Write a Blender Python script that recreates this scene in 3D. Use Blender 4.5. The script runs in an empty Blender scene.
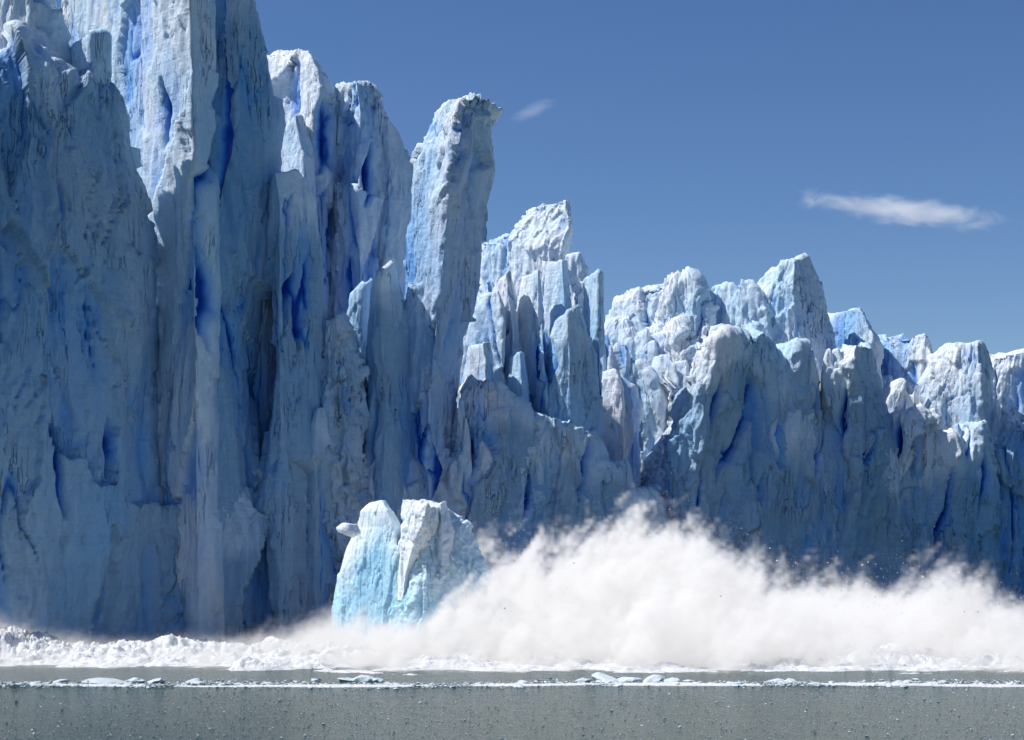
import bpy, bmesh, math, time
import numpy as np
from mathutils import Vector
T0=time.time()
rng=np.random.default_rng(7)
scene=bpy.context.scene
F=1707.0; HZ=540.0; CH=12.0

# ------------------------------------------------------------------ noise
def _h(ix,iy,iz,seed):
    n=(ix.astype(np.uint32)*np.uint32(374761393)+iy.astype(np.uint32)*np.uint32(668265263)
       +iz.astype(np.uint32)*np.uint32(2147483647-58)+np.uint32((seed*974634777)&0xffffffff))
    n=(n^(n>>np.uint32(13)))*np.uint32(1274126177)
    n=(n^(n>>np.uint32(15)))*np.uint32(2246822519)
    return n^(n>>np.uint32(16))
def _r(n): return (n&np.uint32(0xffff)).astype(np.float32)/65535.0
def perlin(p,seed=0):
    p=p.astype(np.float32); i=np.floor(p); f=p-i; i=i.astype(np.int64)
    u=f*f*f*(f*(f*6-15)+10); out=0
    for dx in (0,1):
        for dy in (0,1):
            for dz in (0,1):
                h=_h(i[:,0]+dx,i[:,1]+dy,i[:,2]+dz,seed)
                gx=_r(h)*2-1; gy=_r(h>>np.uint32(8))*2-1; gz=_r(h>>np.uint32(16))*2-1
                d=gx*(f[:,0]-dx)+gy*(f[:,1]-dy)+gz*(f[:,2]-dz)
                w=(u[:,0] if dx else 1-u[:,0])*(u[:,1] if dy else 1-u[:,1])*(u[:,2] if dz else 1-u[:,2])
                out=out+w*d
    return out*1.4
def fbm(p,octv=4,rough=0.5,seed=0):
    o=0;a=1
    for k in range(octv):
        o=o+a*perlin(p*(2.03**k)+k*17.3,seed+k); a*=rough
    return o
def voro(p,seed=0,plane=False):
    p=p.astype(np.float32); i=np.floor(p); f=p-i; i=i.astype(np.int64)
    d1=np.full(len(p),9.,np.float32); d2=d1.copy(); cid=np.zeros(len(p),np.float32); pl=cid.copy()
    for dx in (-1,0,1):
        for dy in (-1,0,1):
            for dz in (-1,0,1):
                h=_h(i[:,0]+dx,i[:,1]+dy,i[:,2]+dz,seed)
                a=dx+_r(h)-f[:,0]; b=dy+_r(h>>np.uint32(8))-f[:,1]; c=dz+_r(h>>np.uint32(16))-f[:,2]
                d=np.sqrt(a*a+b*b+c*c)
                new=d<d1
                d2=np.where(new,d1,np.minimum(d2,d)); cid=np.where(new,_r(h>>np.uint32(4)),cid); d1=np.where(new,d,d1)
                if plane:
                    h2=h*np.uint32(2654435761); h2=h2^(h2>>np.uint32(15))
                    v=a*(_r(h2)-.5)+b*(_r(h2>>np.uint32(7))-.5)+c*(_r(h2>>np.uint32(14))-.5)
                    pl=np.where(new,v,pl)
    return (d1,d2,cid,pl) if plane else (d1,d2,cid)

# ------------------------------------------------------------------ mesh util
def make_mesh(name,V,Fc,smooth=True,attrs=None,mat=None):
    me=bpy.data.meshes.new(name)
    V=np.asarray(V,np.float32); Fc=np.asarray(Fc,np.int32); k=Fc.shape[1]
    me.vertices.add(len(V)); me.vertices.foreach_set('co',V.ravel())
    me.loops.add(Fc.size); me.loops.foreach_set('vertex_index',Fc.ravel())
    me.polygons.add(len(Fc)); me.polygons.foreach_set('loop_start',np.arange(0,Fc.size,k,dtype=np.int32))
    me.polygons.foreach_set('loop_total',np.full(len(Fc),k,np.int32))
    me.update(calc_edges=True); me.validate()
    me.polygons.foreach_set('use_smooth',np.full(len(me.polygons),smooth))
    if attrs:
        for n,a in attrs.items():
            at=me.attributes.new(n,'FLOAT','POINT'); at.data.foreach_set('value',np.asarray(a,np.float32))
    ob=bpy.data.objects.new(name,me); scene.collection.objects.link(ob)
    if mat: me.materials.append(mat)
    return ob

def wallD(px): return 190.0+80.0*np.asarray(px,float)/1024.0
def resample(P,n):
    P=np.asarray(P,float); s=np.r_[0,np.cumsum(np.hypot(*np.diff(P,axis=0).T))]; s/=s[-1]
    t=np.linspace(0,1,n); return np.c_[np.interp(t,s,P[:,0]),np.interp(t,s,P[:,1])]

CRACKS=[[(3,140),(8,230),(14,350)],[(212,60),(216,130),(203,232)],[(208,250),(211,355)],
 [(268,320),(266,380),(270,470)],[(303,262),(292,340)],[(374,150),(366,215)],[(327,110),(324,185)],
 [(820,375),(816,430),(809,478)],[(546,325),(549,365),(540,400)],[(757,385),(738,440),(720,485)],
 [(896,418),(889,470)],[(865,430),(850,505)],[(170,90),(173,160)],[(435,430),(428,500)],[(700,470),(690,520)],
 [(60,400),(75,520)],[(940,470),(930,560)],[(640,520),(636,570)],[(470,440),(466,520)],[(120,420),(112,480)],[(375,400),(368,500)],
 [(778,400),(770,470)],[(840,390),(836,440)],[(975,450),(968,520)],[(590,440),(584,500)],[(530,460),(526,520)],[(718,380),(712,440)]]
def segdist(P,A,B):
    A=np.array(A,float);B=np.array(B,float);d=B-A
    t=np.clip(((P-A)@d)/(d@d),0,1); return np.hypot(*(P-(A+t[:,None]*d)).T)

def block(L,R,off=0,thick=6,ridge=0.5,tent=0.5,back=1.0,res=0.31,dist=wallD,amp=1.0,cracks=True,seed=0,sk=1.0,fine=1.0,azure=0.0,rough=1.0,fresh=0.0,fdep=.6):
    """serac: lofted between a left and a right profile that meet at the apex"""
    pc=(L[0][0]+R[0][0])/2
    base=dist
    dist=lambda q: base(np.array(pc))+(base(q)-base(np.array(pc)))*sk
    D0=float(dist(np.array([(L[-1][0]+R[-1][0])/2]))[0])+off; m=D0/F
    ap=(L[-1][0]*0.5+R[-1][0]*0.5, L[-1][1]*0.5+R[-1][1]*0.5-abs(R[-1][0]-L[-1][0])*0.02)
    length=max(np.hypot(*np.diff(np.array(L+[ap],float),axis=0).T).sum(),np.hypot(*np.diff(np.array(R+[ap],float),axis=0).T).sum())*m
    nb=max(12,int(length/res)); cap=max(4,int(abs(R[-1][0]-L[-1][0])*m*0.5/res))
    def prof(P):
        a=resample(P,nb); t=np.linspace(0,1,cap+1)[1:,None]; e=np.array(a[-1]); return np.r_[a,e+(np.array(ap)-e)*t]
    PL=prof(L);PR=prof(R); n=len(PL)
    W=np.abs(PR[:,0]-PL[:,0])*m
    Wm=np.percentile(W,80)
    T=np.minimum(thick,thick*(W/max(Wm,1e-3))**0.45)+0.02
    T*=np.clip((n-1-np.arange(n))/(cap+1),0,1)**0.8
    nf=max(10,int((Wm+thick*1.2)/res)); nbk=max(8,nf//4)
    s=np.linspace(0,1,nf+1)
    sup=(np.maximum(1-np.abs(2*s-1)**4.0,0))**(1/2.0)
    tn=np.where(s<ridge,s/ridge,(1-s)/(1-ridge))
    front=sup*(1-tent)+tn*tent
    s2=np.linspace(1,0,nbk+1)[1:-1]; backp=-(np.maximum(1-np.abs(2*s2-1)**3.0,0))**(1/2.2)*back
    S=np.r_[s,s2]; Y=np.r_[front,backp]; k=len(S)
    PX=PL[:,None,0]*(1-S)+PR[:,None,0]*S; PY=PL[:,None,1]*(1-S)+PR[:,None,1]*S
    D=np.asarray(dist(PX))+off
    X=(PX-512)/F*D; Z=CH+(HZ-PY)/F*D; YY=D-T[:,None]*Y
    P=np.stack([X,YY,Z],-1)
    du=np.gradient(P,axis=0); dv=np.roll(P,-1,1)-np.roll(P,1,1)
    N=np.cross(dv,du); N/=np.linalg.norm(N,axis=2,keepdims=True)+1e-6
    N=(N+np.roll(N,1,1)+np.roll(N,-1,1)+np.roll(N,2,1)+np.roll(N,-2,1)); N/=np.linalg.norm(N,axis=2,keepdims=True)+1e-6
    p=P.reshape(-1,3); nn=N.reshape(-1,3)
    sc=np.repeat(np.clip(W/8.0,0.06,1.0),k)*amp
    q=p+np.array([seed*13.7,seed*7.1,0])
    w=fbm(q*[.1,.1,.05],2,.5,5)[:,None]*1.6+fbm(q*[.5,.5,.3],2,.5,15)[:,None]*.35
    qq=q+w
    big=fbm(q*[.07,.07,.018],3,.5,1)*2.0
    v1,v2,c1,p1=voro(qq*[.15,.15,.045],2,True)
    u1,u2,c2,p2=voro(qq*[.42,.42,.13],3,True)
    t1,t2,c3,p3=voro(qq*[1.25,1.25,.5],9,True)
    sc1=(v1-0.55)*1.3+p1*2.8+(c1-.5)*1.1
    sc2=((u1-0.5)*0.32+p2*1.2+(c2-.5)*.35)*rough
    sc3=(p3*.42+(t1-.5)*.13)*rough
    rd=(0.35-np.abs(fbm(qq*[.28,.28,.04],4,.55,4)))*1.1
    fn=fbm(q*1.3,3,.65,6)*0.12*fine*rough
    cr=np.abs(fbm(qq*[.10,.10,.018],2,.5,8)); mk=np.clip(fbm(q*[.05,.05,.03],2,.5,12)*3,0,1)
    crk=np.exp(-(cr/0.014)**2)*mk
    cr2=np.abs(fbm(qq*[.22,.22,.03],2,.5,18)); mk2=np.clip(fbm(q*[.06,.06,.05],2,.5,19)*3-.1,0,1)
    crk2=np.exp(-(cr2/0.02)**2)*mk2
    disp=big+sc1+sc2*(1+.5*(fine-1))+sc3*fine+rd+fn-1.0*crk-.5*crk2
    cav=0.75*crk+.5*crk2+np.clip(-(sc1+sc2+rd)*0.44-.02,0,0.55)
    top=min(PL[:,1].min(),PR[:,1].min())
    if azure>0:
        cav=cav+azure*np.clip((PY.ravel()-top)*m/18.0,0,1)*(.6+.8*np.clip(fbm(q*[.12,.12,.08],2,.5,77)+.3,0,1))
    fr=fresh*np.clip((PY.ravel()-top)*m/6.0-fdep+fbm(q*[.15,.15,.1],2,.5,88),0,1)  # mask for wall shade put into the colour, along with bluer calved ice
    if cracks:
        pp=np.stack([PX,PY],-1).reshape(-1,2)
        jit=perlin(p*[.4,.4,.25],21)*5; pp=pp+np.c_[jit,jit*0]
        for c in CRACKS:
            d=np.full(len(pp),1e9)
            for a,b in zip(c[:-1],c[1:]): d=np.minimum(d,segdist(pp,a,b))
            mid=(c[0][1]+c[-1][1])/2; hl=abs(c[-1][1]-c[0][1])/2+1
            tap=np.clip(1.15-np.abs(pp[:,1]-mid)/hl,0.05,1)**.6
            e=np.exp(-(d/(3.0*tap))**2)*tap; e[nn[:,1]>0.5]=0
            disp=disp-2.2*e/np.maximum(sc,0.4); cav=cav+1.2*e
    p=p+nn*(disp*sc)[:,None]
    idx=np.arange(n*k).reshape(n,k)
    a=idx[:-1];b=np.roll(idx,-1,1)[:-1];c=np.roll(idx,-1,1)[1:];d=idx[1:]
    Fc=np.stack([a,b,c,d],-1).reshape(-1,4)
    return p,Fc,np.clip(cav,0,1),fr
def join(bl):
    V=[];Fs=[];C=[];R=[];o=0
    for p,f,c,r in bl: V.append(p);Fs.append(f+o);C.append(c);R.append(r);o+=len(p)
    return np.concatenate(V),np.concatenate(Fs),np.concatenate(C),np.concatenate(R)

# ------------------------------------------------------------------ node helper
class NT:
    def __init__(s,nt): s.nt=nt
    def new(s,t,**kw):
        n=s.nt.nodes.new(t)
        for k,v in kw.items(): setattr(n,k,v)
        return n
    def link(s,a,b): s.nt.links.new(a,b)
    def put(s,inp,v):
        if isinstance(v,bpy.types.NodeSocket): s.nt.links.new(v,inp)
        else: inp.default_value=v
    def m(s,op,a,b=0.0,c=0.0,clamp=False):
        n=s.new('ShaderNodeMath',operation=op); n.use_clamp=clamp
        s.put(n.inputs[0],a); s.put(n.inputs[1],b); s.put(n.inputs[2],c); return n.outputs[0]
    def vm(s,op,a,b):
        n=s.new('ShaderNodeVectorMath',operation=op); s.put(n.inputs[0],a); s.put(n.inputs[1],b); return n.outputs[0]
    def noise(s,vec,scale,detail=4,rough=.5,dist=0.0):
        n=s.new('ShaderNodeTexNoise'); s.put(n.inputs['Vector'],vec); n.inputs['Scale'].default_value=scale
        n.inputs['Detail'].default_value=detail; n.inputs['Roughness'].default_value=rough; n.inputs['Distortion'].default_value=dist
        return n.outputs[0]
    def mix(s,fac,a,b,mode='MIX'):
        n=s.new('ShaderNodeMix',data_type='RGBA',blend_type=mode); s.put(n.inputs[0],fac)
        for i,v in ((6,a),(7,b)):
            if isinstance(v,tuple): n.inputs[i].default_value=(*v,1)
            else: s.put(n.inputs[i],v)
        return n.outputs[2]
def new_mat(name):
    m=bpy.data.materials.new(name); m.use_nodes=True; t=NT(m.node_tree); m.node_tree.nodes.clear()
    o=t.new('ShaderNodeOutputMaterial'); return m,t,o

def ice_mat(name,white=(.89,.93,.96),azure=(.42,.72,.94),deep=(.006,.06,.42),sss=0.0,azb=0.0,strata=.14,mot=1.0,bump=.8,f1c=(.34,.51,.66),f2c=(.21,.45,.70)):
    m,t,o=new_mat(name)
    g=t.new('ShaderNodeNewGeometry'); P=g.outputs['Position']
    b=t.new('ShaderNodeBsdfPrincipled')
    at=t.new('ShaderNodeAttribute',attribute_name='cav'); cav=at.outputs['Fac']
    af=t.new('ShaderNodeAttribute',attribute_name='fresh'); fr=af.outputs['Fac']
    v1=t.vm('MULTIPLY',P,(1,1,.35)); n1=t.noise(v1,.07,4,.6,.6)
    f1=t.m('MULTIPLY_ADD',n1,3.2,-1.35+azb,clamp=True)
    col=t.mix(f1,white,azure)
    col=t.mix(t.m('MULTIPLY',fr,.85),col,t.mix(t.m('MULTIPLY_ADD',n1,3,-1,clamp=True),f1c,f2c))  # darkens the front below its tops: painted shade plus dense blue ice
    n2=t.noise(P,.9,5,.7); col=t.mix(t.m('MULTIPLY',t.m('MULTIPLY_ADD',n2,2.2,-.95,clamp=True),mot*.28),col,(.40,.55,.72))
    v3=t.vm('MULTIPLY',P,(.05,.05,1.0)); n3=t.noise(v3,1.5,5,.7,.8)
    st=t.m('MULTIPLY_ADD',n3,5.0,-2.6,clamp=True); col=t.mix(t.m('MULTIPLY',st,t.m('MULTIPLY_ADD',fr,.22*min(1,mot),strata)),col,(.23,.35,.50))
    n4=t.noise(P,3.5,3,.75); col=t.mix(t.m('MULTIPLY',t.m('MULTIPLY_ADD',n4,5.0,-2.9,clamp=True),.25*mot),col,(.25,.32,.42))
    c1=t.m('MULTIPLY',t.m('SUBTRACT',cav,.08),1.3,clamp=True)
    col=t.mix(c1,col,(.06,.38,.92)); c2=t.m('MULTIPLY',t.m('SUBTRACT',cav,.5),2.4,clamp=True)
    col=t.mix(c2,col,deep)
    n5=t.noise(t.vm('MULTIPLY',P,(1,1,.10)),.55,3,.6,.3)
    ln=t.m('SUBTRACT',1,t.m('MULTIPLY',t.m('ABSOLUTE',t.m('SUBTRACT',n5,.5)),80),clamp=True)
    msk=t.m('MULTIPLY_ADD',t.noise(P,.12,2,.5),6,-2.8,clamp=True); ln=t.m('MULTIPLY',ln,msk)
    col=t.mix(t.m('MULTIPLY',ln,.75*min(1,mot)),col,(.04,.14,.38))
    t.link(col,b.inputs['Base Color'])
    b.inputs['Roughness'].default_value=.5; b.inputs['IOR'].default_value=1.31; b.inputs['Specular IOR Level'].default_value=.3
    if sss>0:
        b.inputs['Subsurface Weight'].default_value=sss; b.inputs['Subsurface Radius'].default_value=(.3,.5,.8); b.inputs['Subsurface Scale'].default_value=.8
    bn=t.noise(t.vm('MULTIPLY',P,(1,1,.45)),1.5,7,.70,.5)
    vo=t.new('ShaderNodeTexVoronoi'); t.link(t.vm('MULTIPLY',P,(1,1,.5)),vo.inputs['Vector']); vo.inputs['Scale'].default_value=1.1
    h=t.m('ADD',t.m('MULTIPLY_ADD',n3,.3,bn),t.m('MULTIPLY_ADD',ln,-.7,t.m('MULTIPLY',vo.outputs['Distance'],.2)))
    bp=t.new('ShaderNodeBump'); bp.inputs['Strength'].default_value=bump; bp.inputs['Distance'].default_value=.5
    t.link(h,bp.inputs['Height']); t.link(bp.outputs[0],b.inputs['Normal'])
    t.link(b.outputs[0],o.inputs[0]); return m
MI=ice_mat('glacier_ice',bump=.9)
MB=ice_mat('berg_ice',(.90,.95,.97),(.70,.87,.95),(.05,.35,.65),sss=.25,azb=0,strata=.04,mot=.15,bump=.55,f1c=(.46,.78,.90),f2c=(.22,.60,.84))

# ------------------------------------------------------------------ glacier
B=[]
def add(L,R,**k):
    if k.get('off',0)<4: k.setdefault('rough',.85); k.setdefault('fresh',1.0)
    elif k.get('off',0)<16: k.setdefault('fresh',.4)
    B.append(block(L,R,**k))
# left front
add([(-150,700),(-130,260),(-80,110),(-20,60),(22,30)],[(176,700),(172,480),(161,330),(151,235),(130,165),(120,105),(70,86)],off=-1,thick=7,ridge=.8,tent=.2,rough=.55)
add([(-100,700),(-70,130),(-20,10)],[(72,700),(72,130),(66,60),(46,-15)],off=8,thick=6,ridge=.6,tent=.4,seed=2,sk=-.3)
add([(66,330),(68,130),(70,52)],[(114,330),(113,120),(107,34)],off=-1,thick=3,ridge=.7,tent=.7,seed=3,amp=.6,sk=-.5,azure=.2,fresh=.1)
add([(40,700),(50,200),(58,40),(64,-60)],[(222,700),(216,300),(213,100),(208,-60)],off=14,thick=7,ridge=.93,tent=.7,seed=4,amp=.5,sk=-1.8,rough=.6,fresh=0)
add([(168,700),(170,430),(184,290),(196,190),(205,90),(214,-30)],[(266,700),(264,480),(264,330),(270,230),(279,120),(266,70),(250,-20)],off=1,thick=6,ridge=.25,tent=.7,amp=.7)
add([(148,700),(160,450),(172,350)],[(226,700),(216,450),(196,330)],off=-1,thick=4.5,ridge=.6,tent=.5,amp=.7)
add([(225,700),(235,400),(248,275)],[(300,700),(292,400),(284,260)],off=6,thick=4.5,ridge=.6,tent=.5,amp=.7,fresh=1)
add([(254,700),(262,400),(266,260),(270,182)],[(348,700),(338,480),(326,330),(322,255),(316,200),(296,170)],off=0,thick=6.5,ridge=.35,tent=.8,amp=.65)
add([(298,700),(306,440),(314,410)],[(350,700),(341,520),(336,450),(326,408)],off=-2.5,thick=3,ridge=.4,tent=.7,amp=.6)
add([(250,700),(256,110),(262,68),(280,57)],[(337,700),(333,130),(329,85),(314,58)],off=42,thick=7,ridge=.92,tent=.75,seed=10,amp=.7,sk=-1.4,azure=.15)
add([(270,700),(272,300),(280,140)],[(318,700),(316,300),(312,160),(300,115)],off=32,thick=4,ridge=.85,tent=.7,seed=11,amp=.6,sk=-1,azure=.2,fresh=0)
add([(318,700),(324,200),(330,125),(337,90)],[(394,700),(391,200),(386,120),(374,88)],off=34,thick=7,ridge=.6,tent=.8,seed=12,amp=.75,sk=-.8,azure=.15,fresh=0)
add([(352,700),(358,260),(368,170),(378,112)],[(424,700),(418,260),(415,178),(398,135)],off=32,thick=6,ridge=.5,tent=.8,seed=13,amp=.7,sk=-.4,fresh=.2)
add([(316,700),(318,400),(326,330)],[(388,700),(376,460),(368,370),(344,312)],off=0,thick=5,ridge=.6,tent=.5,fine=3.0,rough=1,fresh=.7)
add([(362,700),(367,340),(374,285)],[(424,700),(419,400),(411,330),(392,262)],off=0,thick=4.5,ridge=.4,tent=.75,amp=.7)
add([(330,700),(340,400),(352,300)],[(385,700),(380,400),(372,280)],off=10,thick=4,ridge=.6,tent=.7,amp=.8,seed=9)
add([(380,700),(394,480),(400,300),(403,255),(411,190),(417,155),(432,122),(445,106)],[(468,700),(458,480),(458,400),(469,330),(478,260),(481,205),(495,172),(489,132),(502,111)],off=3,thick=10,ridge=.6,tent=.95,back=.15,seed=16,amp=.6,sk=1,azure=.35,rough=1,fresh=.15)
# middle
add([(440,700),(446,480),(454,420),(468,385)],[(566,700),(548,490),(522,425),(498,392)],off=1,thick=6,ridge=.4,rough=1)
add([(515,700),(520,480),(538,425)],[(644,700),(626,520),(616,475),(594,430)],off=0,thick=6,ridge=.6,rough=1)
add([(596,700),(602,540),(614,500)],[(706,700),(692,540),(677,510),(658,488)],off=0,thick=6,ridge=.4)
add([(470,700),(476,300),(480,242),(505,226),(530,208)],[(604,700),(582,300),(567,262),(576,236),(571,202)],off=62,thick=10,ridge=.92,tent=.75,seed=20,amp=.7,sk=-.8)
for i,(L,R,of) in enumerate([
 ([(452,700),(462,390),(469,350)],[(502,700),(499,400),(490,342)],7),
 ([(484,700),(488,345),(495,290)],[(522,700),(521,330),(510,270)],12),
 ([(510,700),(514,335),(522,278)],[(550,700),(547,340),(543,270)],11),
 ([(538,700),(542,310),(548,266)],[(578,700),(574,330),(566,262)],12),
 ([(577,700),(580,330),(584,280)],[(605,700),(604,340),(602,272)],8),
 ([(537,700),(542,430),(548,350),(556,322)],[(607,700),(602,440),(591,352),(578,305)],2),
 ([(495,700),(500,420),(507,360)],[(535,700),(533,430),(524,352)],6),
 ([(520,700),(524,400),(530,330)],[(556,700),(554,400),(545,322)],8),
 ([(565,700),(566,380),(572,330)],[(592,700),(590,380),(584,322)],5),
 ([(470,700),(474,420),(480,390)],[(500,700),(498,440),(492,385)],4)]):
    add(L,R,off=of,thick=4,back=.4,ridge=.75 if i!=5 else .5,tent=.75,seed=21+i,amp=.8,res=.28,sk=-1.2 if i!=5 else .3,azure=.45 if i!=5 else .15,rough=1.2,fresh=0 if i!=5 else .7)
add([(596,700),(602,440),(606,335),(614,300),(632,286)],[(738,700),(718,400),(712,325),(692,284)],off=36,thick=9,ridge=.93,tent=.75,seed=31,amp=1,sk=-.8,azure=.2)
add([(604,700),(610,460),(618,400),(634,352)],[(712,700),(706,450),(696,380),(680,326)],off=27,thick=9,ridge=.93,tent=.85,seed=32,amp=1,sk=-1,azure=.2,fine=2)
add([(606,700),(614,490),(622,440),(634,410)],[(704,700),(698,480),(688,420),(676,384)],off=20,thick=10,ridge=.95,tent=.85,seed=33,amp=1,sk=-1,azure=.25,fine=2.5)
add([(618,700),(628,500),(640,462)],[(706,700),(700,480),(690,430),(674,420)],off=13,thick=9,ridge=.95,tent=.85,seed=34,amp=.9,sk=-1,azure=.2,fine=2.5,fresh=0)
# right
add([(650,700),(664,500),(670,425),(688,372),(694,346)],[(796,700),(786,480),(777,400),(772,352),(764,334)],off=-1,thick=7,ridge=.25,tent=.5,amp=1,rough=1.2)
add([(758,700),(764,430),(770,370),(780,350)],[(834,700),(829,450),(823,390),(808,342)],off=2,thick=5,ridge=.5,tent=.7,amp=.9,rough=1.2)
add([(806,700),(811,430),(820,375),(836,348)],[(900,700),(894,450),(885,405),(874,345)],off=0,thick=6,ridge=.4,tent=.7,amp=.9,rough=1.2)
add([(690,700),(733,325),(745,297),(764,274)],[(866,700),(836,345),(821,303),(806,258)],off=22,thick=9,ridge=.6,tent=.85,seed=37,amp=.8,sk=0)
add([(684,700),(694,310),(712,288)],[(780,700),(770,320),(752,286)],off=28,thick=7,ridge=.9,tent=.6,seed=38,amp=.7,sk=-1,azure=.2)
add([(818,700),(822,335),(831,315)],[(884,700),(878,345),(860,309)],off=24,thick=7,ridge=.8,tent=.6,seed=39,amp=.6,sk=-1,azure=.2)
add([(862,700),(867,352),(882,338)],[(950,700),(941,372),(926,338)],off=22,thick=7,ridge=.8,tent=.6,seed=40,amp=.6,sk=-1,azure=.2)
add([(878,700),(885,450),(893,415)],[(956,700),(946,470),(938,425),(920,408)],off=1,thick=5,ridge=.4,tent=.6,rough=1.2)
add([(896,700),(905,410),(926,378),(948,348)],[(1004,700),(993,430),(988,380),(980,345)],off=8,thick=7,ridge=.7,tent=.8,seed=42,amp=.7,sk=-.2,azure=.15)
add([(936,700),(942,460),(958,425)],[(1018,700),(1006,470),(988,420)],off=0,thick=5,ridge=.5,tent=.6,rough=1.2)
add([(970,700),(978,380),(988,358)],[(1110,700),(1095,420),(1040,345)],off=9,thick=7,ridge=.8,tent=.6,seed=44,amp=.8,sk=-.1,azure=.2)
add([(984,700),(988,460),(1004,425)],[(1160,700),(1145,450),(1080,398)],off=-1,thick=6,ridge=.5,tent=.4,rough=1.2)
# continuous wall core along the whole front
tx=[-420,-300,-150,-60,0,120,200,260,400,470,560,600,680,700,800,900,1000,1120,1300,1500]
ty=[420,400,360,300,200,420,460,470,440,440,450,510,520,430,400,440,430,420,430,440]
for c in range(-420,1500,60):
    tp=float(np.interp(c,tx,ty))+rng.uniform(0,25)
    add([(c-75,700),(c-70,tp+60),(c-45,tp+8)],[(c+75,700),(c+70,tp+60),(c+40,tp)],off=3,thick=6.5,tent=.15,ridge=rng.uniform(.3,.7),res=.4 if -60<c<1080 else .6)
for c in list(range(-400,-150,55))+list(range(1120,1500,60)):
    tp=(370 if c<0 else 360)+rng.uniform(-30,40)
    add([(c-45,700),(c-38,tp+70),(c-20,tp+15)],[(c+45,700),(c+36,tp+60),(c+14,tp)],off=rng.uniform(-1,8),thick=6,tent=.6,ridge=rng.uniform(.3,.8),seed=100+c%41,res=.6,cracks=False)
# field of broken seracs behind the front
sx=[470,480,530,572,600,650,700,740,790,820,870,930,975,1024,1150,1500]; sy=[300,262,235,240,300,292,300,298,285,318,340,350,352,350,350,370]
def spike(c,w,tp,of,yb,amp,res,seed,**kw):
    j=rng.uniform(-.8,.5)*w
    add([(c-w*1.3,yb),(c-w*1.1,tp+w*2.5),(c-w*.9+j*.5,tp+w*1.1),(c-w*.5+j,tp+w*.2)],[(c+w*1.3,yb),(c+w*1.1,tp+w*2.2),(c+w*.9+j*.3,tp+w*.9),(c+w*.4+j,tp)],off=of,thick=w*.14,seed=seed,amp=amp,res=res,cracks=False,**kw)
for i in range(290):
    small=i>=130
    c=rng.uniform(470,1150) if not small else rng.uniform(600,1080)
    of=rng.uniform(6,36) if not small else rng.uniform(4,22); w=rng.uniform(8,24) if not small else rng.uniform(3.5,10)
    tp=float(np.interp(c,sx,sy))+ (36-of)*1.9*rng.uniform(.5,1.2)+rng.uniform(2,22)
    if small and 760<c<830: tp+=20
    kw=dict(ridge=rng.uniform(.6,.95),tent=rng.uniform(.6,.95),sk=rng.uniform(-1.5,.2),azure=rng.uniform(0,.45))
    if c<590:
        if of>10: of+=42
    elif c<705:
        tp+=max(0,30-of)*1.9
        if of<12 or (small and of<17): continue
    yb=600 if not small else tp+rng.uniform(60,110)
    spike(c,w,tp,of,yb,.95 if not small else 1.5,.36 if not small else .3,200+i,fresh=0,**kw)
# sharp splinters along the brink of the front (rooted below the waterline)
fx=[455,500,560,620,660,690,765,800,870,885,930,960,1024]; fy=[400,392,415,465,490,362,350,355,355,415,415,430,415]
for i in range(80):
    c=rng.uniform(455,1024); w=rng.uniform(3,8)
    tp=float(np.interp(c,fx,fy))+rng.uniform(-14,22)
    of=rng.uniform(-2.5,4)
    add([(c-w*2.4,700),(c-w*1.5,tp+w*6),(c-w*.9,tp+w*1.8),(c-w*.5,tp+w*.2)],[(c+w*2.4,700),(c+w*1.5,tp+w*6),(c+w*.8,tp+w*1.4),(c+w*.2,tp)],off=of,thick=w*.16,seed=600+i,amp=1.1,res=.32,cracks=False,ridge=rng.uniform(.3,.8),tent=.85,sk=rng.uniform(-.3,1),azure=rng.uniform(0,.2),fresh=.9,rough=1.2)
V,Fc,C,R_=join(B)
nv=len(V)
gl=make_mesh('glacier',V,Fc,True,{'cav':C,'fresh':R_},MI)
# ice plateau behind the front
n1,n2=260,150
gx,gy=np.meshgrid(np.linspace(-130,260,n1),np.linspace(0,1,n2)); gy=gy**1.6*420
front=190+80*((gx/(230/F)+512)/1024)+18
yy=front+gy
P=np.stack([gx,yy,gx*0],-1).reshape(-1,3)
hh=np.interp(gx.ravel(),[-130,-70,-40,-10,20,80,260],[34,38,44,32,28,30,32])
v1,v2,cc=voro(P*[.07,.07,1],33)
zz=hh+np.minimum(gy.ravel()*.02,6)+(cc-.5)*7+(v2-v1)*6+fbm(P*[.2,.2,1],3,.5,4)*2.5
zz=np.where(gy.ravel()<14,zz-10,zz)
zz[gy.ravel()<.01]=-3
P[:,2]=zz
idx=np.arange(n1*n2).reshape(n2,n1)
Fp=np.stack([idx[:-1,:-1],idx[:-1,1:],idx[1:,1:],idx[1:,:-1]],-1).reshape(-1,4)
pl=make_mesh('ice_plateau',P,Fp,True,{'cav':np.clip(.5-(v2-v1)*2,0,.5)},MI); pl.parent=gl

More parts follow.
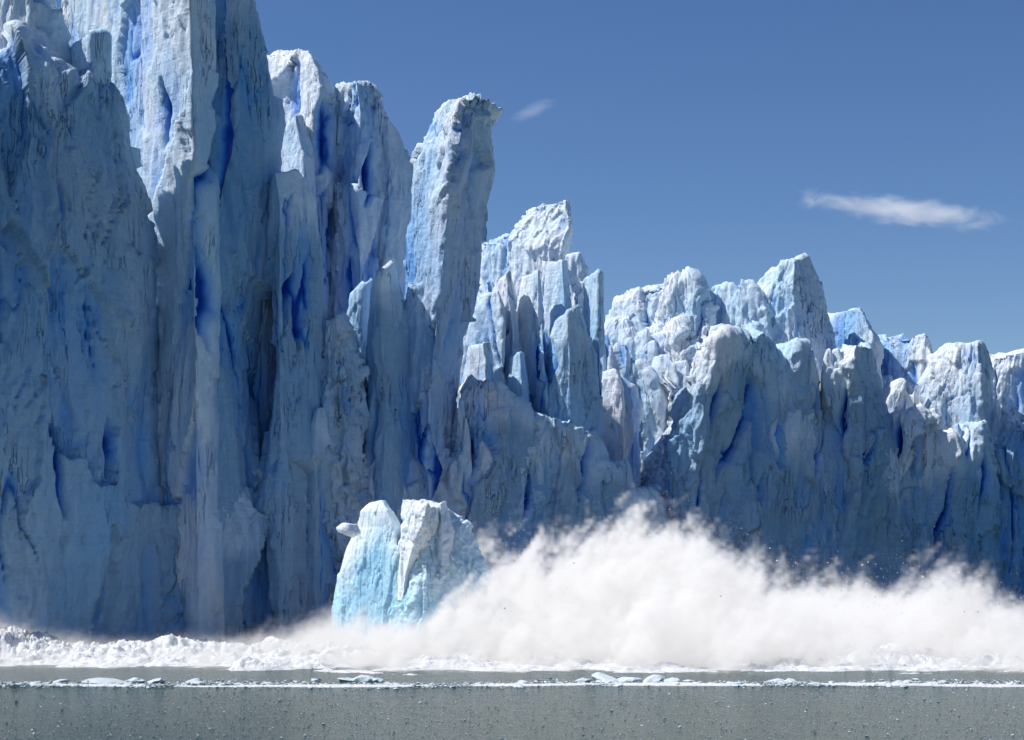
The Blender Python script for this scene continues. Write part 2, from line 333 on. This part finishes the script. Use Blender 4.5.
# ------------------------------------------------------------------ calving iceberg
dI=lambda px: 177.0-0.05*(np.asarray(px,float)-400)
bi=[block([(326,700),(332,640),(334,608),(341,575),(347,550),(359,528),(361,512),(370,503)],[(450,700),(435,620),(418,570),(404,545),(402,528),(393,512),(385,501)],off=1,thick=5.5,ridge=.88,tent=.7,dist=dI,amp=.36,res=.12,cracks=False,seed=301,fine=1.5,rough=1,fresh=.9,fdep=.35),
    block([(350,700),(375,620),(392,575),(396,548),(404,532),(400,514),(402,500)],[(506,700),(494,610),(486,568),(474,545),(467,528),(450,512),(434,502)],off=0,thick=5,ridge=.35,tent=.9,dist=dI,amp=.55,res=.12,cracks=False,seed=302,fine=2.2,rough=1,fresh=.9,fdep=.35),
    block([(394,600),(396,560),(400,528),(411,504)],[(410,600),(413,575),(424,548),(440,524),(440,506)],off=-3.2,thick=1.8,ridge=.6,tent=.8,dist=dI,amp=1.0,res=.12,cracks=False,seed=304,fine=2,rough=1),
    block([(426,560),(430,530),(434,506)],[(458,570),(456,535),(447,500)],off=-1.5,thick=2,ridge=.5,tent=.8,dist=dI,amp=1.0,res=.12,cracks=False,seed=308,fine=2,rough=1,fresh=.3),
    block([(400,700),(430,620),(446,585)],[(530,700),(508,615),(494,586),(474,566)],off=1,thick=3.5,ridge=.4,tent=.6,dist=dI,amp=.5,res=.15,cracks=False,seed=306,fine=3,rough=1,fresh=.9,fdep=0)]
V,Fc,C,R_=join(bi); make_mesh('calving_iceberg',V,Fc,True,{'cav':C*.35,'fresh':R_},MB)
V,Fc,C,R_=block([(338,531),(337,528),(342,524)],[(352,537),(360,533),(356,525)],off=-3,thick=.9,ridge=.5,tent=.4,dist=lambda q:np.asarray(q,float)*0+172,amp=.8,res=.09,cracks=False,seed=305)
make_mesh('airborne_ice_chunk',V,Fc,True,{'cav':C*.1},MB)

# ------------------------------------------------------------------ scattered chunk meshes
def ico(sub):
    bm=bmesh.new(); bmesh.ops.create_icosphere(bm,subdivisions=sub,radius=1)
    v=np.array([x.co[:] for x in bm.verts]); f=np.array([[q.index for q in p.verts] for p in bm.faces]); bm.free(); return v,f
def scatter(name,pos,size,flat,mat,sub=1,jag=.35,smooth=False):
    v,f=ico(sub); n=len(pos); k=len(v)
    a=rng.uniform(0,2*np.pi,n); b=rng.uniform(-.5,.5,n)
    s=size[:,None]*np.stack([rng.uniform(.7,1.5,n),rng.uniform(.6,1.1,n),rng.uniform(.6,1.1,n)*flat],-1)
    vv=v[None]*(1+rng.uniform(-jag,jag,(n,k,1)))*s[:,None,:]
    c,sn=np.cos(a)[:,None],np.sin(a)[:,None]
    x=vv[...,0]*c-vv[...,1]*sn; y=vv[...,0]*sn+vv[...,1]*c; z=vv[...,2]+b[:,None]*vv[...,0]*.6
    out=(np.stack([x,y,z],-1)+pos[:,None,:]).reshape(-1,3)
    ff=(f[None]+(np.arange(n)*k)[:,None,None]).reshape(-1,3)
    return make_mesh(name,out,ff,smooth,{'cav':np.zeros(len(out))},mat)
def wm(name,col,rough=.6):
    m,t,o=new_mat(name); b=t.new('ShaderNodeBsdfPrincipled'); g=t.new('ShaderNodeNewGeometry')
    n=t.noise(g.outputs['Position'],1.3,5,.65); t.link(t.mix(t.m('MULTIPLY_ADD',n,2.5,-.9,clamp=True),col,tuple(x*.78 for x in col)),b.inputs['Base Color'])
    b.inputs['Roughness'].default_value=rough
    bp=t.new('ShaderNodeBump'); bp.inputs['Distance'].default_value=.3; bp.inputs['Strength'].default_value=.9
    t.link(t.noise(g.outputs['Position'],2.5,6,.7),bp.inputs['Height']); t.link(bp.outputs[0],b.inputs['Normal'])
    t.link(b.outputs[0],o.inputs[0]); return m
MF=wm('foam_white',(.90,.91,.90)); MBR=wm('brash_ice_mat',(.82,.91,.94),.4)

n=9000
x=rng.uniform(-75,80,n); y=141.5+rng.normal(0,1.3,n)+np.sin(x*.09)*.8+np.abs(rng.normal(0,1,n))*2*(np.sin(x*.21)>.3)
s=np.minimum(rng.pareto(3.0,n)*.07+.04,.5)
big=[(-36.,144.,.7),(-34,143.5,1.3),(-32,144.3,.9),(-30,143.6,.9),(-27,143.8,.6),(-38,143.8,.6),(-14,146,.7),(-12.6,145.6,1.1),(-11.6,145.4,.6),(6,145,.8),(8,145.5,1.5),(10,145.2,1.2),(12,145,1.3),(13.5,144.6,.7),(15,144.4,.5),(22.4,144.5,.9),(23.6,144.2,.6),(-48,142.5,.7),(-51,142.2,.5),(36,143,.5)]
x=np.r_[x,[b[0] for b in big]];y=np.r_[y,[b[1] for b in big]];s=np.r_[s,[b[2] for b in big]]
scatter('brash_ice',np.stack([x,y,x*0+.02],-1),s,.42,MBR,2,.22)
n=4200; y=rng.uniform(98,140,n); x=rng.uniform(-1,1,n)*(y*.33)
o=scatter('water_glint_flecks',np.stack([x,y,x*0+.01],-1),rng.uniform(.012,.05,n)+(rng.random(n)<.02)*.06,.6,MBR,1)  # tiny white flecks added as sparkles of light on the water

# ------------------------------------------------------------------ foam surf
nx,ny=900,420
gx,gy=np.meshgrid(np.linspace(-75,80,nx),np.linspace(137,212,ny))
P=np.stack([gx,gy,gx*0],-1).reshape(-1,3)
X=P[:,0];Yv=P[:,1]
yc=173+.05*(X+50)
m1=np.exp(-((Yv-yc)/14)**2)
m1=np.where(X>-26,np.exp(-((Yv-175)/20)**2),m1)
m2=np.exp(-((Yv-141-np.sin(X*.09))/1.8)**2)*.80
nz=fbm(P*[.10,.22,1],5,.6,51); bil=.5-np.abs(fbm(P*[.40,.5,1],5,.6,52))
hgt=m1*(1.25+1.1*nz)+m2*(.85+.8*nz)-.60
hgt=np.where(hgt>0,np.power(np.maximum(hgt,0),.8)*(.55+bil*.95)*np.where(m1>m2,1.6,.22),hgt)
left=np.exp(-((X+53)/7)**2)*np.exp(-((Yv-174)/7)**2)*2.8
P[:,2]=np.maximum(hgt+left*(.3+bil),-.4)
idx=np.arange(nx*ny).reshape(ny,nx)
Fp=np.stack([idx[:-1,:-1],idx[:-1,1:],idx[1:,1:],idx[1:,:-1]],-1).reshape(-1,4)
make_mesh('surf_foam',P,Fp,True,None,MF)

# ------------------------------------------------------------------ water
m,t,o=new_mat('glacial_lake'); b=t.new('ShaderNodeBsdfPrincipled'); g=t.new('ShaderNodeNewGeometry'); P0=g.outputs['Position']
nn_=t.noise(t.vm('MULTIPLY',P0,(.3,1,1)),.15,5,.6)
t.link(t.mix(t.m('MULTIPLY_ADD',nn_,2,-.5,clamp=True),(.020,.098,.084),(.036,.132,.114)),b.inputs['Base Color'])
b.inputs['Roughness'].default_value=.12; b.inputs['IOR'].default_value=1.33; b.inputs['Specular IOR Level'].default_value=.22
h=t.m('ADD',t.m('MULTIPLY',t.noise(t.vm('MULTIPLY',P0,(.6,1,1)),2.6,7,.78,.5),1.6),t.m('MULTIPLY',t.noise(t.vm('MULTIPLY',P0,(.5,1,1)),.5,3,.5),1.6))
bp=t.new('ShaderNodeBump'); bp.inputs['Strength'].default_value=1; bp.inputs['Distance'].default_value=.8
t.link(h,bp.inputs['Height']); t.link(bp.outputs[0],b.inputs['Normal']); t.link(b.outputs[0],o.inputs[0])
S=9000
make_mesh('water',[(-S,-S,0),(S,-S,0),(S,S,0),(-S,S,0)],[(0,1,2,3)],False,None,m)

# ------------------------------------------------------------------ volumes
def vol_mat(name,dens,emis,col=(1,1,1),aniso=.2,rate=1.0,ec=(.985,.975,.985)):
    m,t,o=new_mat(name); a=t.new('ShaderNodeAttribute',attribute_name='density')
    s=t.new('ShaderNodeVolumeScatter'); s.inputs['Color'].default_value=(*col,1); s.inputs['Anisotropy'].default_value=aniso
    d=t.m('MULTIPLY',a.outputs['Fac'],dens); t.link(d,s.inputs['Density'])
    e=t.new('ShaderNodeEmission'); e.inputs[0].default_value=(*ec,1); t.link(t.m('MULTIPLY',d,emis),e.inputs[1])  # added glow in place of light scattered many times inside the volume
    ad=t.new('ShaderNodeAddShader'); t.link(s.outputs[0],ad.inputs[0]); t.link(e.outputs[0],ad.inputs[1])
    t.link(ad.outputs[0],o.inputs['Volume'])
    try: m.cycles.volume_step_rate=rate
    except Exception as ex: print('rate',ex)
    return m
def volume(name,mn,mx,res,field,mat,loc=(0,0,0)):
    ng=bpy.data.node_groups.new(name,'GeometryNodeTree'); ng.interface.new_socket('Geometry',in_out='OUTPUT',socket_type='NodeSocketGeometry')
    t=NT(ng); go=t.new('NodeGroupOutput'); vc=t.new('GeometryNodeVolumeCube')
    vc.inputs['Min'].default_value=mn; vc.inputs['Max'].default_value=mx
    for k,r in zip('XYZ',res): vc.inputs['Resolution '+k].default_value=r
    pos=t.new('GeometryNodeInputPosition').outputs[0]
    sp=t.new('ShaderNodeSeparateXYZ'); t.link(pos,sp.inputs[0])
    t.link(field(t,pos,*sp.outputs),vc.inputs['Density'])
    sm=t.new('GeometryNodeSetMaterial'); t.link(vc.outputs[0],sm.inputs[0]); sm.inputs['Material'].default_value=mat
    t.link(sm.outputs[0],go.inputs[0])
    me=bpy.data.meshes.new(name); ob=bpy.data.objects.new(name,me); scene.collection.objects.link(ob); ob.location=loc
    md=ob.modifiers.new('vol','NODES'); md.node_group=ng; me.materials.append(mat); return ob
def fcurve(t,val,pts):
    n=t.new('ShaderNodeFloatCurve'); t.put(n.inputs['Value'],val); c=n.mapping.curves[0]
    while len(c.points)<len(pts): c.points.new(.5,.5)
    for p,(a,b_) in zip(c.points,pts): p.location=(a,b_); p.handle_type='AUTO'
    n.mapping.update(); return n.outputs[0]
prof=[(-66,4.4),(-57,5.8),(-53,5.2),(-49,2.8),(-40,2.2),(-30,2.5),(-23,3.6),(-18,5.0),(-9,6.8),(-5,8.8),(0,10.6),(6,11.6),(11,12.4),(16,13.2),(19,12.6),(22,10.5),(26,8.8),(32,7.8),(38,7.4),(42,8.2),(46,9.0),(49,7.2),(53,5.2),(58,3.8),(66,3)]
pts=[((a+66)/132,b_/16) for a,b_ in prof]
def spray(t,pos,x,y,z):
    H=t.m('MULTIPLY',fcurve(t,t.m('MULTIPLY_ADD',x,1/132,.5),pts),16)
    yn=t.m('DIVIDE',t.m('SUBTRACT',y,176),21); yq=t.m('SUBTRACT',1,t.m('MULTIPLY',yn,yn))
    sh=t.new('ShaderNodeCombineXYZ'); t.link(t.m('MULTIPLY_ADD',z,-.5,x),sh.inputs[0]); t.link(y,sh.inputs[1]); t.link(t.m('MULTIPLY',z,.7),sh.inputs[2]); sv=sh.outputs[0]
    na=t.m('SUBTRACT',t.noise(sv,.12,3,.5,.4),.5); nb=t.m('SUBTRACT',t.noise(sv,.32,7,.74,.7),.5)
    n_=t.m('MULTIPLY_ADD',na,1.6,t.m('MULTIPLY',nb,2.7))
    e=t.m('SUBTRACT',t.m('MULTIPLY',H,t.m('ADD',yq,n_)),z)
    core=t.m('DIVIDE',e,4.0,clamp=True); core=t.m('MULTIPLY',core,core)
    ft=t.m('MULTIPLY_ADD',t.noise(sv,.7,6,.75),7.0,-3.0,clamp=True)
    return t.m('MULTIPLY',core,t.m('ADD',ft,.05))
volume('calving_spray',(-66,150,-.2),(66,203,21),(340,80,62),spray,vol_mat('spray',1.1,.415,rate=2.0))
def cloud(sx,sy,sz,sd,til=.12,ns=2.4):
    def f(t,pos,x,y,z):
        u=t.m('DIVIDE',x,sx);v=t.m('DIVIDE',y,sy);w=t.m('DIVIDE',t.m('MULTIPLY_ADD',x,til,z),sz)
        r=t.m('SQRT',t.m('ADD',t.m('ADD',t.m('MULTIPLY',u,u),t.m('MULTIPLY',v,v)),t.m('MULTIPLY',w,w)))
        n_=t.m('SUBTRACT',t.noise(t.vm('ADD',t.vm('MULTIPLY',pos,(.6,1,1.3)),(sd*91,0,0)),.024,7,.68,.9),.5)
        return t.m('MULTIPLY',t.m('ADD',t.m('SUBTRACT',.95,r),t.m('MULTIPLY',n_,ns),clamp=True),.9)
    return f
zc=lambda py,d:CH+(HZ-py)/F*d
volume('cloud',(-200,-60,-60),(200,60,60),(170,36,60),cloud(185,50,24,5),vol_mat('cloud_vapour',.02,.4,ec=(1,1,1)),((906-512)/F*3000,3000,zc(211,3000)))
volume('cloud.001',(-60,-40,-40),(60,40,40),(70,30,50),cloud(46,30,14,-6,-.4),vol_mat('cloud_vapour_thin',.007,.4,ec=(1,1,1)),((534-512)/F*3000,3000,zc(110,3000)))

n=8000
x=rng.uniform(-16,56,n); H=np.interp(x,[p[0] for p in prof],[p[1] for p in prof])
z=H*(.45+np.abs(rng.normal(0,.38,n))); y=rng.normal(180,9,n)
s=rng.uniform(.012,.045,n)+(rng.random(n)<.04)*rng.uniform(.02,.08,n)
n2=900; x2=rng.normal(-2,9,n2); z2=rng.uniform(8,18,n2); y2=rng.normal(186,6,n2); s2=rng.uniform(.012,.04,n2)
n3=3000;x3=rng.uniform(-66,60,n3);z3=np.abs(rng.normal(0,1.2,n3))+.4;y3=rng.uniform(160,190,n3);s3=rng.uniform(.02,.05,n3)
scatter('splash_droplets',np.stack([np.r_[x,x2,x3],np.r_[y,y2,y3],np.r_[z,z2,z3]],-1),np.r_[s,s2,s3],.9,MF,1)

# ------------------------------------------------------------------ light, sky, camera
sun_dir=Vector((-.58,.02,.80)).normalized()
el=math.asin(sun_dir.z); rot=math.atan2(sun_dir.x,sun_dir.y)
w=bpy.data.worlds.new('World'); scene.world=w; w.use_nodes=True; t=NT(w.node_tree)
bg=w.node_tree.nodes['Background']; sk=t.new('ShaderNodeTexSky',sky_type='NISHITA'); sk.sun_disc=False
sk.sun_elevation=el; sk.sun_rotation=rot; sk.altitude=1200; sk.air_density=1.0; sk.dust_density=.25; sk.ozone_density=4
hs=t.new('ShaderNodeHueSaturation'); hs.inputs['Saturation'].default_value=1.16; hs.inputs['Hue'].default_value=.508
t.link(sk.outputs[0],hs.inputs['Color']); t.link(hs.outputs[0],bg.inputs[0]); bg.inputs[1].default_value=.097
ld=bpy.data.lights.new('sun','SUN'); ld.energy=5; ld.angle=math.radians(.5); ld.color=(1,.975,.945)
lo=bpy.data.objects.new('sun',ld); scene.collection.objects.link(lo); lo.rotation_euler=(-sun_dir).to_track_quat('-Z','Y').to_euler()
cd=bpy.data.cameras.new('camera'); cam=bpy.data.objects.new('camera',cd); scene.collection.objects.link(cam)
cd.sensor_width=36; cd.lens=60; cd.shift_y=(HZ-370)/1024; cd.clip_end=20000; cam.location=(0,0,CH); cam.rotation_euler=(math.radians(90),0,0)
scene.camera=cam
scene.view_settings.view_transform='Standard'; scene.view_settings.look='None'; scene.view_settings.exposure=0
print('built',nv,time.time()-T0)
